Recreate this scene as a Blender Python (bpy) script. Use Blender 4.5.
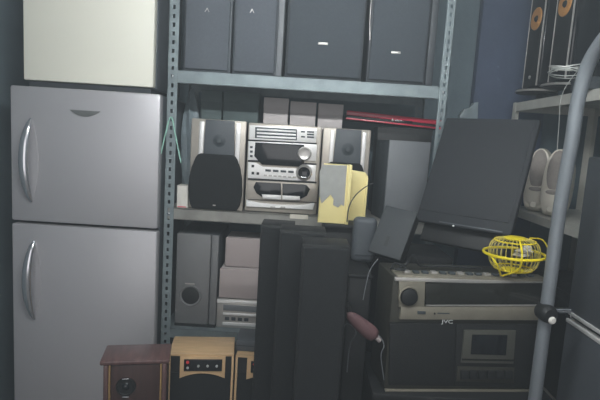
import bpy, bmesh, math, random
from mathutils import Vector, Matrix, Euler
random.seed(7)
S = bpy.context.scene
for o in list(bpy.data.objects): bpy.data.objects.remove(o)
C = S.collection

# ---------------------------------------------------------------- camera
F = 480.0; PITCH = math.radians(7.1); ROLL = math.radians(3.55); CAMZ = 1.45
CM = Euler((math.pi/2-PITCH, 0, 0)).to_matrix() @ Matrix.Rotation(ROLL, 3, 'Z')
cd = bpy.data.cameras.new('camera'); cam = bpy.data.objects.new('camera', cd); C.objects.link(cam)
cam.matrix_world = Matrix.Translation((0, 0, CAMZ)) @ CM.to_4x4()
cd.sensor_width = 36; cd.lens = F/600*36; cd.clip_start = 0.02
S.camera = cam
# ---------------------------------------------------------------- world, light, exposure
w = bpy.data.worlds.new('world'); S.world = w; w.use_nodes = True
bg = w.node_tree.nodes['Background']; bg.inputs[0].default_value = (0.62, 0.72, 0.85, 1); bg.inputs[1].default_value = 0.10
# thin scattering volume added to imitate the veil of lens haze
HAZE = 0.031
vs = w.node_tree.nodes.new('ShaderNodeVolumeScatter'); vs.inputs['Color'].default_value = (0.86, 0.95, 1.0, 1); vs.inputs['Density'].default_value = HAZE
w.node_tree.links.new(vs.outputs[0], w.node_tree.nodes['World Output'].inputs['Volume'])
LAMP_POWER = 95.0
def area(name, loc, rot, sx, sy, power, col):
    l = bpy.data.lights.new(name, 'AREA'); l.shape = 'RECTANGLE'; l.size = sx; l.size_y = sy; l.energy = power; l.color = col
    o = bpy.data.objects.new(name, l); C.objects.link(o); o.location = loc; o.rotation_euler = rot; return o
# broad fill light added behind the camera, no real source there
area('front_fill', (-0.3, -1.45, 1.35), (math.radians(90), 0, 0), 2.4, 2.0, 15, (0.98, 0.98, 1.0))
S.view_settings.view_transform = 'Standard'; S.view_settings.look = 'None'
S.view_settings.gamma = 1; S.view_settings.exposure = 0.6; S.view_settings.use_curve_mapping = False

# ---------------------------------------------------------------- pixel -> point helpers
def ray(px, py): return CM @ Vector(((px-300)/F, (200-py)/F, -1))
def P(px, py, D):
    d = ray(px, py); d = d*(D/d.y); return Vector((d.x, D, CAMZ+d.z))
def X(px, py, D): return P(px, py, D).x
def Z(px, py, D): return P(px, py, D).z
def hit(px, py, org, yaw):           # local (s, z) on the vertical plane through org turned by yaw
    d = ray(px, py); n = Vector((-math.sin(yaw), math.cos(yaw), 0)); c = Vector((0, 0, CAMZ))
    t = (org-c).dot(n)/d.dot(n); p = c+d*t-org
    return p.x*math.cos(yaw)+p.y*math.sin(yaw), p.z
def R(px0, py0, px1, py1, D):        # x0, x1, z0, z1 of an upright rectangle at depth D
    mx, my = (px0+px1)/2, (py0+py1)/2
    return X(px0, my, D), X(px1, my, D), Z(mx, py1, D), Z(mx, py0, D)

# ---------------------------------------------------------------- materials
def lin(c): c /= 255; return c/12.92 if c <= 0.04045 else ((c+0.055)/1.055)**2.4
MATS = {}
def mat(name, rgb, rough=0.5, metal=0.0, var=0.12, scale=6.0, bump=0.0, coat=0.0, spec=0.5, stretch=(1, 1, 1), emit=0.0, alpha=None, bscale=60, rgb2=None):
    m = bpy.data.materials.new(name); m.use_nodes = True; nt = m.node_tree; b = nt.nodes['Principled BSDF']
    base = tuple(lin(v) for v in rgb)
    tc = nt.nodes.new('ShaderNodeTexCoord'); mp = nt.nodes.new('ShaderNodeMapping'); mp.inputs['Scale'].default_value = stretch
    nt.links.new(tc.outputs['Object'], mp.inputs[0])
    nz = nt.nodes.new('ShaderNodeTexNoise'); nz.inputs['Scale'].default_value = scale; nz.inputs['Detail'].default_value = 5
    nt.links.new(mp.outputs[0], nz.inputs[0])
    rp = nt.nodes.new('ShaderNodeValToRGB'); rp.color_ramp.elements[0].position = 0.3; rp.color_ramp.elements[1].position = 0.72
    lo = tuple(v*(1-var) for v in base) if rgb2 is None else tuple(lin(v) for v in rgb2)
    hi = tuple(min(1, v*(1+var)) for v in base)
    rp.color_ramp.elements[0].color = (*lo, 1); rp.color_ramp.elements[1].color = (*hi, 1)
    nt.links.new(nz.outputs[0], rp.inputs[0]); nt.links.new(rp.outputs[0], b.inputs['Base Color'])
    b.inputs['Roughness'].default_value = rough; b.inputs['Metallic'].default_value = metal
    b.inputs['Specular IOR Level'].default_value = spec; b.inputs['Coat Weight'].default_value = coat
    if bump:
        n2 = nt.nodes.new('ShaderNodeTexNoise'); n2.inputs['Scale'].default_value = bscale; nt.links.new(mp.outputs[0], n2.inputs[0])
        bp = nt.nodes.new('ShaderNodeBump'); bp.inputs['Strength'].default_value = bump; bp.inputs['Distance'].default_value = 0.004
        nt.links.new(n2.outputs[0], bp.inputs['Height']); nt.links.new(bp.outputs[0], b.inputs['Normal'])
    if emit:
        b.inputs['Emission Color'].default_value = (*base, 1); b.inputs['Emission Strength'].default_value = emit
    if alpha is not None:
        b.inputs['Transmission Weight'].default_value = alpha
    MATS[name] = m; return m
mat('wall', (112, 128, 136), 0.85, var=0.2, scale=2.2, bump=0.25, bscale=30)
mat('floor', (96, 94, 92), 0.7, var=0.25, scale=3, bump=0.2)
mat('ceiling', (190, 192, 190), 0.9, var=0.06)
mat('fridge_grey', (188, 186, 189), 0.42, 0.25, var=0.03, scale=2, coat=0.15)
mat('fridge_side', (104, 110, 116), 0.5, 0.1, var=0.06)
mat('gasket', (58, 62, 66), 0.8)
mat('cream', (250, 247, 232), 0.45, var=0.02, scale=2)
mat('chrome', (205, 207, 210), 0.2, 1.0, var=0.04)
mat('silver', (188, 184, 180), 0.36, 0.55, var=0.06)
mat('bright_silver', (236, 234, 232), 0.3, 0.25, var=0.03)
mat('boom_door', (82, 82, 75), 0.45, 0.2, var=0.08)
mat('chin_white', (250, 248, 246), 0.3, var=0.02)
mat('grip_silver', (220, 220, 224), 0.2, 0.85, var=0.03)
mat('champagne', (176, 168, 158), 0.42, 0.35, var=0.06)
mat('galv', (126, 137, 140), 0.5, 0.35, var=0.16, scale=14, bump=0.1)
mat('pale_steel', (206, 204, 196), 0.5, 0.15, var=0.12, scale=9, bump=0.15)
mat('galv_worn', (150, 148, 142), 0.6, 0.25, var=0.25, scale=9, bump=0.2)
mat('black_ash', (52, 57, 62), 0.55, var=0.12, scale=20, bump=0.12, stretch=(1, 1, 0.2))
mat('haze_lifted_black', (78, 84, 90), 0.6, var=0.12, scale=5, bump=0.1)  # cabinet black lightened in the base colour to carry the haze veil
mat('haze_lifted_grille', (88, 93, 100), 0.9, var=0.06, scale=120, bump=0.4, bscale=400)  # grille cloth likewise lightened, the veil is part of its colour
mat('black_grille', (66, 72, 78), 0.9, var=0.06, scale=120, bump=0.4, bscale=400)
mat('black', (17, 18, 20), 0.6, var=0.15, scale=8)
mat('black_cloth', (19, 21, 23), 0.95, var=0.12, scale=90, bump=0.4, bscale=350)
mat('tower', (15, 17, 18), 0.6, var=0.12, scale=12, bump=0.1)
mat('gloss_black', (22, 24, 28), 0.16, var=0.1, coat=0.4)
mat('tv_black', (33, 36, 41), 0.75, var=0.06, scale=3)
mat('dark_grey', (72, 77, 82), 0.55, var=0.1)
mat('mid_grey', (110, 113, 117), 0.5, var=0.05)
mat('sub_grey', (112, 112, 113), 0.5, 0.1, var=0.05)
mat('charcoal', (60, 66, 70), 0.6, var=0.1)
mat('beige_grey', (166, 154, 152), 0.7, var=0.05)
mat('card_beige', (206, 198, 196), 0.85, var=0.08)
mat('dark_teal', (76, 90, 90), 0.7, var=0.2)
mat('bag', (150, 164, 170), 0.35, var=0.15, scale=20)
mat('white', (220, 216, 208), 0.6, var=0.03)
mat('red', (196, 44, 70), 0.3, var=0.1, coat=0.3)
mat('yellow', (238, 222, 156), 0.5, var=0.06)
mat('yellow_bright', (236, 214, 30), 0.35, var=0.05)
mat('rib_yellow', (206, 190, 96), 0.4, var=0.05)
mat('tilt_grey', (46, 50, 53), 0.7, var=0.08)
mat('badge_grey', (132, 134, 132), 0.3, 0.5)
mat('label_grey', (156, 156, 152), 0.8, var=0.08, scale=30)
mat('walnut', (92, 66, 64), 0.35, var=0.35, scale=5, stretch=(14, 2, 1), bump=0.05, coat=0.3)
mat('walnut_dark', (56, 34, 31), 0.4, var=0.3, scale=5, stretch=(14, 2, 1))
mat('gold_trim', (150, 120, 78), 0.4, 0.3)
mat('maple', (206, 172, 130), 0.4, var=0.12, scale=4, stretch=(3, 18, 3), coat=0.25)
mat('red_led', (220, 60, 60), 0.4)
mat('copper_cone', (196, 140, 78), 0.5, var=0.08)
mat('blue', (74, 86, 110), 0.75, var=0.12, scale=3, bump=0.1)
mat('cream_plastic', (226, 219, 206), 0.45, var=0.04)
mat('cream_grille', (160, 152, 146), 0.85, var=0.1, scale=150, bump=0.4, bscale=400)
mat('olive_body', (50, 49, 42), 0.55, 0.2, var=0.12)
mat('boom_silver', (142, 136, 122), 0.45, 0.4, var=0.12, scale=12)
mat('boom_dial', (34, 34, 30), 0.25, var=0.1, coat=0.4)
mat('boom_grille', (22, 23, 24), 0.7, 0.2, var=0.12, scale=140, bump=0.5, bscale=300)
mat('tube_grey', (128, 133, 138), 0.45, 0.25, var=0.08)
mat('graphite', (88, 92, 98), 0.42, 0.2, var=0.05)
mat('mauve', (104, 74, 76), 0.6, var=0.1)
mat('green_cord', (160, 208, 192), 0.6, var=0.05)
mat('wire_grey', (196, 198, 194), 0.4, 0.3)
mat('wire_black', (36, 38, 40), 0.5)
mat('lettering', (214, 216, 216), 0.4, 0.2)
mat('crumple', (190, 186, 178), 0.6, var=0.15, scale=30)
mat('lamp_on', (244, 250, 252), 0.5, emit=LAMP_POWER)

# ---------------------------------------------------------------- mesh helpers
def box(bm, x0, x1, y0, y1, z0, z1, bev=0.0, seg=2):
    vs = bmesh.ops.create_cube(bm, size=1)['verts']
    bmesh.ops.scale(bm, vec=(abs(x1-x0), abs(y1-y0), abs(z1-z0)), verts=vs)
    bmesh.ops.translate(bm, vec=((x0+x1)/2, (y0+y1)/2, (z0+z1)/2), verts=vs)
    if bev:
        es = list({e for v in vs for e in v.link_edges})
        bmesh.ops.bevel(bm, geom=es, offset=bev, segments=seg, profile=0.5, affect='EDGES')
def prism(bm, poly, y0, y1, bev=0.0):        # polygon (x, z), extruded along y
    a = [bm.verts.new((x, y0, z)) for x, z in poly]; b = [bm.verts.new((x, y1, z)) for x, z in poly]
    n = len(poly); f = bm.faces.new(a); bm.faces.new(b[::-1])
    for i in range(n): bm.faces.new((a[i], b[i], b[(i+1) % n], a[(i+1) % n]))
    if bev: bmesh.ops.bevel(bm, geom=list(f.edges), offset=bev, segments=2, profile=0.5, affect='EDGES')
def lathe(bm, prof, M=Matrix(), seg=24):      # profile (r, h) turned about local z, then M
    rings = []
    for r, h in prof:
        if r < 1e-5: rings.append([bm.verts.new(M @ Vector((0, 0, h)))])
        else: rings.append([bm.verts.new(M @ Vector((r*math.cos(2*math.pi*i/seg), r*math.sin(2*math.pi*i/seg), h))) for i in range(seg)])
    for a, b in zip(rings, rings[1:]):
        if len(a) == 1 and len(b) == 1: continue
        for i in range(seg):
            j = (i+1) % seg
            if len(a) == 1: bm.faces.new((a[0], b[i], b[j]))
            elif len(b) == 1: bm.faces.new((a[i], a[j], b[0]))
            else: bm.faces.new((a[i], a[j], b[j], b[i]))
def facing(c, sx=1, sz=1):                    # matrix: local z -> -y (towards the camera), at c
    return Matrix.Translation(c) @ Matrix(((sx, 0, 0, 0), (0, 0, -1, 0), (0, sz, 0, 0), (0, 0, 0, 1)))
def disc(bm, c, r, t, seg=24, sx=1, sz=1):
    lathe(bm, [(0, 0), (r, 0), (r, t*0.7), (r*0.93, t), (0, t)], facing(c, sx, sz), seg)
def tube(bm, pts, r, seg=8, closed=False, flat=1.0):
    pts = [Vector(p) for p in pts]; n = len(pts); rings = []
    up = None
    for i in range(n):
        if closed: t = pts[(i+1) % n]-pts[i-1]
        else: t = pts[min(i+1, n-1)]-pts[max(i-1, 0)]
        t.normalize()
        if up is None:
            up = Vector((0, 0, 1)) if abs(t.z) < 0.9 else Vector((1, 0, 0))
        up = (up-t*up.dot(t)); up.normalize(); s = t.cross(up)
        rings.append([bm.verts.new(pts[i]+(up*math.cos(2*math.pi*k/seg)+s*flat*math.sin(2*math.pi*k/seg))*r) for k in range(seg)])
    m = n if closed else n-1
    for i in range(m):
        a, b = rings[i], rings[(i+1) % n]
        for k in range(seg): bm.faces.new((a[k], a[(k+1) % seg], b[(k+1) % seg], b[k]))
    if not closed:
        bm.faces.new(rings[0]); bm.faces.new(rings[-1][::-1])
def smooth_path(pts, n=8):                    # Catmull-Rom
    pts = [Vector(p) for p in pts]; q = [pts[0]]+pts+[pts[-1]]; out = []
    for i in range(1, len(q)-2):
        for k in range(n):
            t = k/n; a, b, c, d = q[i-1:i+3]
            out.append(0.5*((2*b)+(c-a)*t+(2*a-5*b+4*c-d)*t*t+(3*b-a-3*c+d)*t**3))
    out.append(pts[-1]); return out
def wpos(o):
    v = Vector((0, 0, 0))
    while o: v += o.location; o = o.parent
    return v
def obj(name, bm, m, parent=None, local=False, label=None):
    bmesh.ops.recalc_face_normals(bm, faces=bm.faces)
    me = bpy.data.meshes.new(name); o = bpy.data.objects.new(name, me); C.objects.link(o)
    if not local:
        if parent: off = wpos(parent)
        else:
            xs = [v.co.x for v in bm.verts]; ys = [v.co.y for v in bm.verts]; zs = [v.co.z for v in bm.verts]
            off = Vector(((min(xs)+max(xs))/2, (min(ys)+max(ys))/2, min(zs))); o.location = off
        bmesh.ops.translate(bm, vec=-off, verts=bm.verts)
    bm.to_mesh(me); bm.free()
    for p in me.polygons: p.use_smooth = True
    me.set_sharp_from_angle(angle=math.radians(38))
    me.materials.append(MATS[m]); o.parent = parent
    if label: o['label'] = label
    return o
def B(name, m, parent, x0, x1, y0, y1, z0, z1, bev=0.0, local=False, label=None):
    bm = bmesh.new(); box(bm, x0, x1, y0, y1, z0, z1, bev); return obj(name, bm, m, parent, local, label)
def tag(o, label, cat, group=None):
    o['label'] = label; o['category'] = cat
    if group: o['group'] = group
    return o
def thing(name, label, cat, loc, group=None, rot=None):
    o = bpy.data.objects.new(name, None); C.objects.link(o); o.location = loc; o.empty_display_size = 0.05
    if rot: o.rotation_euler = rot
    return tag(o, label, cat, group)
def struct(o): o['kind'] = 'structure'; return o
def text(name, body, size, m, parent, M, depth=0.001):
    cu = bpy.data.curves.new(name, 'FONT'); cu.body = body; cu.size = size; cu.extrude = depth; cu.align_x = 'CENTER'; cu.align_y = 'CENTER'
    t = bpy.data.objects.new(name+'_curve', cu); C.objects.link(t)
    dg = bpy.context.evaluated_depsgraph_get(); me = bpy.data.meshes.new_from_object(t.evaluated_get(dg))
    bpy.data.objects.remove(t); bpy.data.curves.remove(cu)
    me.transform(M); me.materials.clear(); me.materials.append(MATS[m])
    o = bpy.data.objects.new(name, me); C.objects.link(o); o.parent = parent; return o
FACE = Matrix(((1, 0, 0, 0), (0, 0, -1, 0), (0, 1, 0, 0), (0, 0, 0, 1)))   # text lying in xy -> facing -y

# ---------------------------------------------------------------- setting
YB = 2.72; XL = -1.42; XR = 1.62; ZC = 2.6; YF = -1.5
def slab(name, m, *a): return struct(B(name, m, None, *a))
slab('floor', 'floor', XL-0.1, XR+0.1, YF, YB+0.1, -0.1, 0)
slab('ceiling', 'ceiling', XL-0.1, XR+0.1, YF, YB+0.1, ZC, ZC+0.1)
slab('wall_back', 'wall', XL-0.1, XR+0.1, YB, YB+0.1, 0, ZC)
slab('wall_left', 'wall', XL-0.1, XL, YF, YB, 0, ZC)
slab('wall_right', 'wall', XR, XR+0.1, YF, YB, 0, ZC)

# ceiling lamp
LX, LY, LZ = 0.05, 0.80, 2.14
lamp = thing('fluorescent_lamp', 'white fluorescent tube lamp hanging from the ceiling before the shelf rack', 'lamp', (LX, LY, LZ-0.03))
B('housing', 'white', lamp, LX-0.65, LX+0.65, LY-0.05, LY+0.05, LZ+0.02, LZ+0.065, 0.006)
for s_ in (-1, 1):
    B('tube_holder', 'white', lamp, LX+s_*0.62-0.012, LX+s_*0.62+0.012, LY-0.02, LY+0.02, LZ-0.025, LZ+0.022, 0.004)
    bm = bmesh.new(); tube(bm, [(LX+s_*0.5, LY, LZ+0.06), (LX+s_*0.5, LY, ZC)], 0.004, 8); obj('hanger', bm, 'chrome', lamp)
bm = bmesh.new(); tube(bm, [(LX-0.61, LY, LZ), (LX+0.61, LY, LZ)], 0.018, 12); obj('glowing_tube', bm, 'lamp_on', lamp)

# ---------------------------------------------------------------- left rack of slotted angle
RD = 2.10                                     # depth of the rack's front plane
RB = RD+0.42
xl0 = X(165.5, 150, RD); xl1 = X(175.5, 150, RD)
xr0 = X(436.5, 120, RD); xr1 = X(445, 120, RD)
def slotted_post(parent, x0, x1, y, z0, z1, dy, flange_x, label=None):
    # front flange with real slots (in the xz plane), side flange (in the yz plane) solid
    bm = bmesh.new(); w_ = x1-x0; sw = w_*0.12; cx = (x0+x1)/2; pitch = 0.036; sh = 0.017
    xs = [x0, cx-sw, cx+sw, x1]; zs = [z0]; z = z0+0.02
    while z+pitch < z1: zs += [z, z+sh]; z += pitch
    zs.append(z1); th = 0.0025
    g = [[[bm.verts.new((x, yy, zz)) for x in xs] for zz in zs] for yy in (y, y+th)]
    solid = lambda i, j: not (j == 1 and i % 2 == 1)
    for i in range(len(zs)-1):
        for j in range(3):
            if not solid(i, j): continue
            for k in (0, 1): bm.faces.new((g[k][i][j], g[k][i][j+1], g[k][i+1][j+1], g[k][i+1][j]))
            for (a, b, di, dj) in (((i, j), (i, j+1), -1, 0), ((i+1, j), (i+1, j+1), 1, 0), ((i, j), (i+1, j), 0, -1), ((i, j+1), (i+1, j+1), 0, 1)):
                ii, jj = i+di, j+dj
                if 0 <= ii < len(zs)-1 and 0 <= jj < 3 and solid(ii, jj): continue
                bm.faces.new((g[0][a[0]][a[1]], g[0][b[0]][b[1]], g[1][b[0]][b[1]], g[1][a[0]][a[1]]))
    fx = flange_x
    box(bm, fx-th/2, fx+th/2, min(y, y+dy), max(y, y+dy), z0, z1)
    return obj('post', bm, 'galv', parent)
s1_top = Z(310, 78, RD); s1_bot = Z(310, 90.5, RD)
s2_top = Z(247, 213, RD); s2_bot = Z(247, 223.5, RD)
s3_top = Z(200, 330.5, RD); s3_bot = Z(200, 339.5, RD)
rack = thing('slotted_shelf_rack', 'grey slotted-angle steel rack with three shelves beside the grey fridge', 'shelf', ((xl0+xr1)/2, RD+0.2, 0))
rp = []
rp.append(slotted_post(rack, xl0, xl1, RD, 0, 2.42, 0.04, xl0+0.001))
rp.append(slotted_post(rack, xr0, xr1, RD, 0, 2.42, 0.04, xr1-0.001))
rp.append(slotted_post(rack, xl0, xl1, RB, 0, 2.42, -0.04, xl0+0.001))
rp.append(slotted_post(rack, xr0, xr1, RB, 0, 2.42, -0.04, xr1-0.001))
for (zt, zb, mm) in ((s1_top, s1_bot, 'galv'), (s2_top, s2_bot, 'galv_worn'), (s3_top, s3_bot, 'galv')):
    sx0, sx1 = xl0+0.004, xr1-0.004
    bm = bmesh.new(); y0 = RD+0.004
    box(bm, sx0, sx1, y0, RB-0.002, zt-0.002, zt)
    box(bm, sx0, sx1, y0, y0+0.002, zb, zt); box(bm, sx0, sx1, RB-0.004, RB-0.002, zb, zt)
    box(bm, sx0, sx1, y0, y0+0.016, zb-0.0015, zb+0.001)
    sh = obj('shelf', bm, mm, rack)
    if mm == 'galv_worn':
        ta, tb = P(290, 214, y0), P(308, 219.5, y0)
        B('tape', 'cream_plastic', sh, ta.x, tb.x, y0-0.0008, y0+0.0005, tb.z, ta.z, label='pale strip of tape')
# front lip sits just ahead of the posts' inner edge, bolts on the posts
for zt, zb in ((s1_top, s1_bot), (s2_top, s2_bot), (s3_top, s3_bot)):
    for k, xc in ((0, (xl0+xl1)/2), (1, (xr0+xr1)/2)):
        bm = bmesh.new(); lathe(bm, [(0.0, 0.006), (0.006, 0.005), (0.0075, 0), (0.0075, -0.001)], facing((xc, RD, (zt+zb)/2)), 6); obj('bolt', bm, 'chrome', rp[k])

# ---------------------------------------------------------------- grey two-door fridge
FD = 2.06
fx0 = X(10.5, 158, FD); fx1 = X(158.8, 158, FD)
fx1 = min(fx1, xl0-0.004)
ftop = Z(85, 89.5, FD); fs = Z(85, 226, FD)
fr = thing('refrigerator', 'tall grey two-door refrigerator with curved chrome handles, left of the rack', 'refrigerator', ((fx0+fx1)/2, FD+0.3, 0))
B('body', 'fridge_side', fr, fx0+0.004, fx1-0.004, FD+0.062, FD+0.6, 0.03, ftop, 0.012)
for sx in (fx0+0.08, fx1-0.08):
    for sy in (FD+0.12, FD+0.54): B('foot', 'black', fr, sx-0.02, sx+0.02, sy-0.02, sy+0.02, 0, 0.031, 0.004)
B('gasket', 'gasket', fr, fx0+0.012, fx1-0.012, FD+0.05, FD+0.063, 0.08, ftop-0.02)
B('kick_plate', 'gasket', fr, fx0+0.01, fx1-0.01, FD+0.02, FD+0.06, 0.03, 0.07, 0.004)
def fridge_door(z0, z1, hz0, hz1, hpx):
    d = B('door', 'fridge_grey', fr, fx0, fx1, FD, FD+0.05, z0, z1, 0.009)
    # crescent grip: curved bar standing off the door, on a thin dark crescent back plate
    hx = X(hpx, (hz0+hz1)/2, FD); za = Z(hpx, hz1, FD); zb = Z(hpx, hz0, FD); zm = (za+zb)/2; hh = (zb-za)/2
    bm = bmesh.new(); n = 18
    poly = []
    for i in range(n+1):
        t = -1+2*i/n; poly.append((hx+0.006+0.026*(1-t*t), zm+t*hh*0.98))
    for i in range(n+1):
        t = 1-2*i/n; poly.append((hx+0.004-0.026*(1-t*t), zm+t*hh*0.98))
    prism(bm, poly[:-1] if False else poly, FD-0.003, FD+0.001)
    h = obj('handle', bm, 'fridge_grey', d)
    bm = bmesh.new(); rings = []
    for i in range(n+1):
        t = -1+2*i/n; k = 1-t*t; c = Vector((hx-0.016*k+0.004, FD-0.004-0.034*k**0.7, zm+t*hh)); wdt = 0.005+0.015*k**0.6; th = 0.004+0.008*k**0.6
        rings.append([bm.verts.new(c+Vector((wdt*math.cos(a), th*math.sin(a), 0))) for a in [2*math.pi*q/12 for q in range(12)]])
    for a, b in zip(rings, rings[1:]):
        for q in range(12): bm.faces.new((a[q], a[(q+1) % 12], b[(q+1) % 12], b[q]))
    bm.faces.new(rings[0]); bm.faces.new(rings[-1])
    obj('chrome_grip', bm, 'grip_silver', d, label='curved chrome grip')
    return d
d1 = fridge_door(fs+0.006, ftop, 118, 202, 31)
d2 = fridge_door(0.08, fs-0.006, 240, 319, 34)
bm = bmesh.new(); bx = X(85, 114, FD); bz = Z(85, 110.5, FD); n = 12; bw = 0.066
poly = [(bx-bw+2*bw*i/n, bz) for i in range(n+1)]+[(bx+bw-2*bw*i/n, bz-0.026*(1-(1-2*i/n)**2)) for i in range(1, n)]
prism(bm, poly, FD-0.004, FD+0.001, 0.0015); obj('badge', bm, 'badge_grey', d1, label='crescent-shaped silver badge')

# cream appliance on top of the fridge
CD = 2.12; cx0 = X(23, 40, CD); cx1 = X(154, 40, CD); cz = Z(88, 83.5, CD)
ca = thing('cream_cabinet', 'plain cream-white appliance standing on top of the grey fridge', 'appliance', ((cx0+cx1)/2, CD+0.24, ftop))
B('plinth', 'gasket', ca, cx0+0.015, cx1-0.015, CD+0.02, CD+0.44, ftop+0.0005, cz-0.004)
B('body', 'fridge_side', ca, cx0, cx1, CD+0.05, CD+0.46, cz-0.004, 2.46, 0.008)
B('gasket', 'gasket', ca, cx0+0.008, cx1-0.008, CD+0.04, CD+0.052, cz+0.006, 2.45)
B('door', 'cream', ca, cx0, cx1, CD, CD+0.041, cz, 2.46, 0.006)

# ---------------------------------------------------------------- loudspeakers on the top shelf
def top_speaker(px0, px1, D, label, logo, zt=2.40, side=None, m='haze_lifted_black'):
    x0 = X(px0, 45, D); x1 = X(px1, 45, D); z0 = s1_top+0.001
    t = thing('loudspeaker', label, 'speaker', ((x0+x1)/2, D+0.13, z0), 'loudspeakers on the top shelf')
    B('cabinet', m, t, x0, x1, D+0.016, D+0.26, z0, zt, 0.004)
    B('grille', 'haze_lifted_grille' if m == 'haze_lifted_black' else 'black_grille', t, x0+0.008, x1-0.008, D, D+0.017, z0+0.012, zt-0.01, 0.006)
    lx, ly, lw, kind = logo
    c = P(lx, ly, D-0.002)
    bm = bmesh.new()
    if kind == 'bar': box(bm, c.x-lw, c.x+lw, D-0.003, D+0.001, c.z-0.005, c.z+0.005, 0.001)
    else:
        prism(bm, [(c.x+a*0.62, c.z+b*0.62) for a, b in ((-0.016, -0.012), (-0.011, -0.012), (0.001, 0.008), (0.012, -0.012), (0.016, -0.012), (0.003, 0.014), (-0.001, 0.014))], D-0.003, D+0.001)
    obj('emblem', bm, 'silver', t, label='small pale emblem')
    if side:
        B('side_trim', side, t, x1+0.0005, X(side_px, 45, D+0.01), D-0.002, D+0.25, z0, zt, 0.002)
    return t
side_px = 283
top_speaker(183, 230.5, RD+0.03, 'dark grey speaker beside the left rack post, top shelf', (207, 10, 0.01, 'peak'))
top_speaker(232.5, 277, RD+0.03, 'dark grey top-shelf speaker with a pale strip down its right edge', (252, 11, 0.01, 'peak'), side='mid_grey')
top_speaker(286, 364, RD+0.02, 'widest black speaker on the top shelf, bright bar emblem, no side strip', (323, 43.5, 0.021, 'bar'), m='black_ash')
side_px = 435
top_speaker(369, 428.5, RD+0.02, 'black top-shelf speaker nearest the right rack post', (396, 52.5, 0.02, 'bar'), m='black_ash', side='black_ash')

bm = bmesh.new(); tube(bm, smooth_path([P(373, -30, RD+0.0185), P(371, 2, RD+0.0185), P(369.8, 22, RD+0.0185), P(369.8, 40, RD+0.0185)], 5), 0.0016, 6)
tag(obj('thin_cable', bm, 'silver'), 'thin pale cable hanging down between the two bar-emblem speakers', 'cable')
# ---------------------------------------------------------------- middle shelf
z2 = s2_top+0.001
def hifi_speaker(px0, px1, pyt, label, D):
    x0 = X(px0, 165, D); x1 = X(px1, 165, D); w_ = x1-x0; zt = Z((px0+px1)/2, pyt, D); h = zt-z2; xc = (x0+x1)/2
    t = thing('hifi_speaker', label, 'speaker', (xc, D+0.1, z2), 'hi-fi speakers on the middle shelf')
    B('cabinet', 'charcoal', t, x0+0.004, x1-0.004, D+0.03, D+0.21, z2, zt-0.004, 0.004)
    # silver front frame
    B('front_frame', 'champagne', t, x0, x1, D+0.006, D+0.032, z2, zt, 0.006)
    # middle panel with the tweeter recess
    bm = bmesh.new(); m0, m1 = x0+w_*0.27, x0+w_*0.79
    prism(bm, [(m0, zt-0.003), (m1, zt-0.003), (m1+0.006, z2+h*0.5), (m0-0.006, z2+h*0.5)], D-0.008, D+0.008, 0.003)
    tp = obj('tweeter_panel', bm, 'dark_grey', t)
    bm = bmesh.new(); cz_ = z2+h*0.77
    lathe(bm, [(0, 0.010), (0.01, 0.009), (0.016, 0.003), (0.026, 0.001), (0.03, -0.001)], facing(((m0+m1)/2, D-0.008, cz_)), 24); obj('tweeter', bm, 'charcoal', tp)
    for a in (0.14, 0.80):
        B('pillar', 'bright_silver', t, x0+w_*a+0.004, x0+w_*(a+0.10), D-0.002, D+0.008, z2+h*0.5, zt-0.012, 0.003)
    # rounded woofer grille
    bm = bmesh.new(); g0, g1 = x0+w_*0.01, x0+w_*0.98; gc = (g0+g1)/2; gw = (g1-g0)/2; poly = []
    gt = z2+h*0.62
    half = [(0.60, gt), (0.70, gt-0.006), (0.78, gt-0.020), (0.90, z2+h*0.47), (0.97, z2+h*0.36), (1.0, z2+h*0.24), (0.98, z2+h*0.12), (0.92, z2+h*0.05), (0.84, z2+0.004)]
    poly = [(gc+gw*a, zz) for a, zz in half]+[(gc-gw*a, zz) for a, zz in reversed(half)]
    prism(bm, poly, D-0.022, D+0.008, 0.007); gr = obj('woofer_grille', bm, 'black_cloth', t)
    B('emblem', 'silver', gr, gc-0.006, gc+0.006, D-0.0235, D-0.0215, z2+0.02, z2+0.025)
    return t
SD = RD+0.035
hifi_speaker(189.5, 244.5, 119.5, 'silver and black hi-fi speaker left of the stereo unit', SD)
hifi_speaker(321, 369, 128.5, 'silver and black hi-fi speaker behind the yellow box', SD+0.02)

# stereo centre unit
D = SD
sx0 = X(246.5, 165, D); sx1 = X(319.5, 165, D); szt = Z(283, 124.5, D)
st = thing('stereo_unit', 'silver hi-fi stereo with display, two knobs and twin cassette doors', 'stereo', ((sx0+sx1)/2, D+0.13, z2))
B('body', 'charcoal', st, sx0+0.003, sx1-0.003, D+0.02, D+0.20, z2, szt-0.003, 0.004)
B('front_panel', 'champagne', st, sx0, sx1, D, D+0.022, z2+0.004, szt, 0.006)
def fp(name, m, r, t0, parent, bev=0.002, t1=0.001, DD=None, label=None):
    DD = D if DD is None else DD
    x0, x1, z0, z1 = R(*r, DD); return B(name, m, parent, x0, x1, DD-t0, DD+t1, z0, z1, bev, label=label)
def fpoly(name, m, pts, t0, parent, bev=0.002, t1=0.001, DD=None, label=None):
    DD = D if DD is None else DD
    bm = bmesh.new(); prism(bm, [(P(a, b, DD).x, P(a, b, DD).z) for a, b in pts], DD-t0, DD+t1, bev); return obj(name, bm, m, parent, label=label)
pl = fpoly('disc_tray', 'bright_silver', [(249.5, 125), (317, 128.5), (316, 143), (249, 139.5)], 0.006, st)
fpoly('tray_slot', 'charcoal', [(255.5, 127), (297, 129.3), (297, 140.3), (255, 138)], 0.0075, pl, 0.0005)
for k in range(3):
    y = 128.6+k*3.4; fpoly('slat', 'bright_silver', [(257, y), (296, y+2.1), (296, y+3.9), (257, y+1.8)], 0.010, pl, 0.0005)
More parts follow.
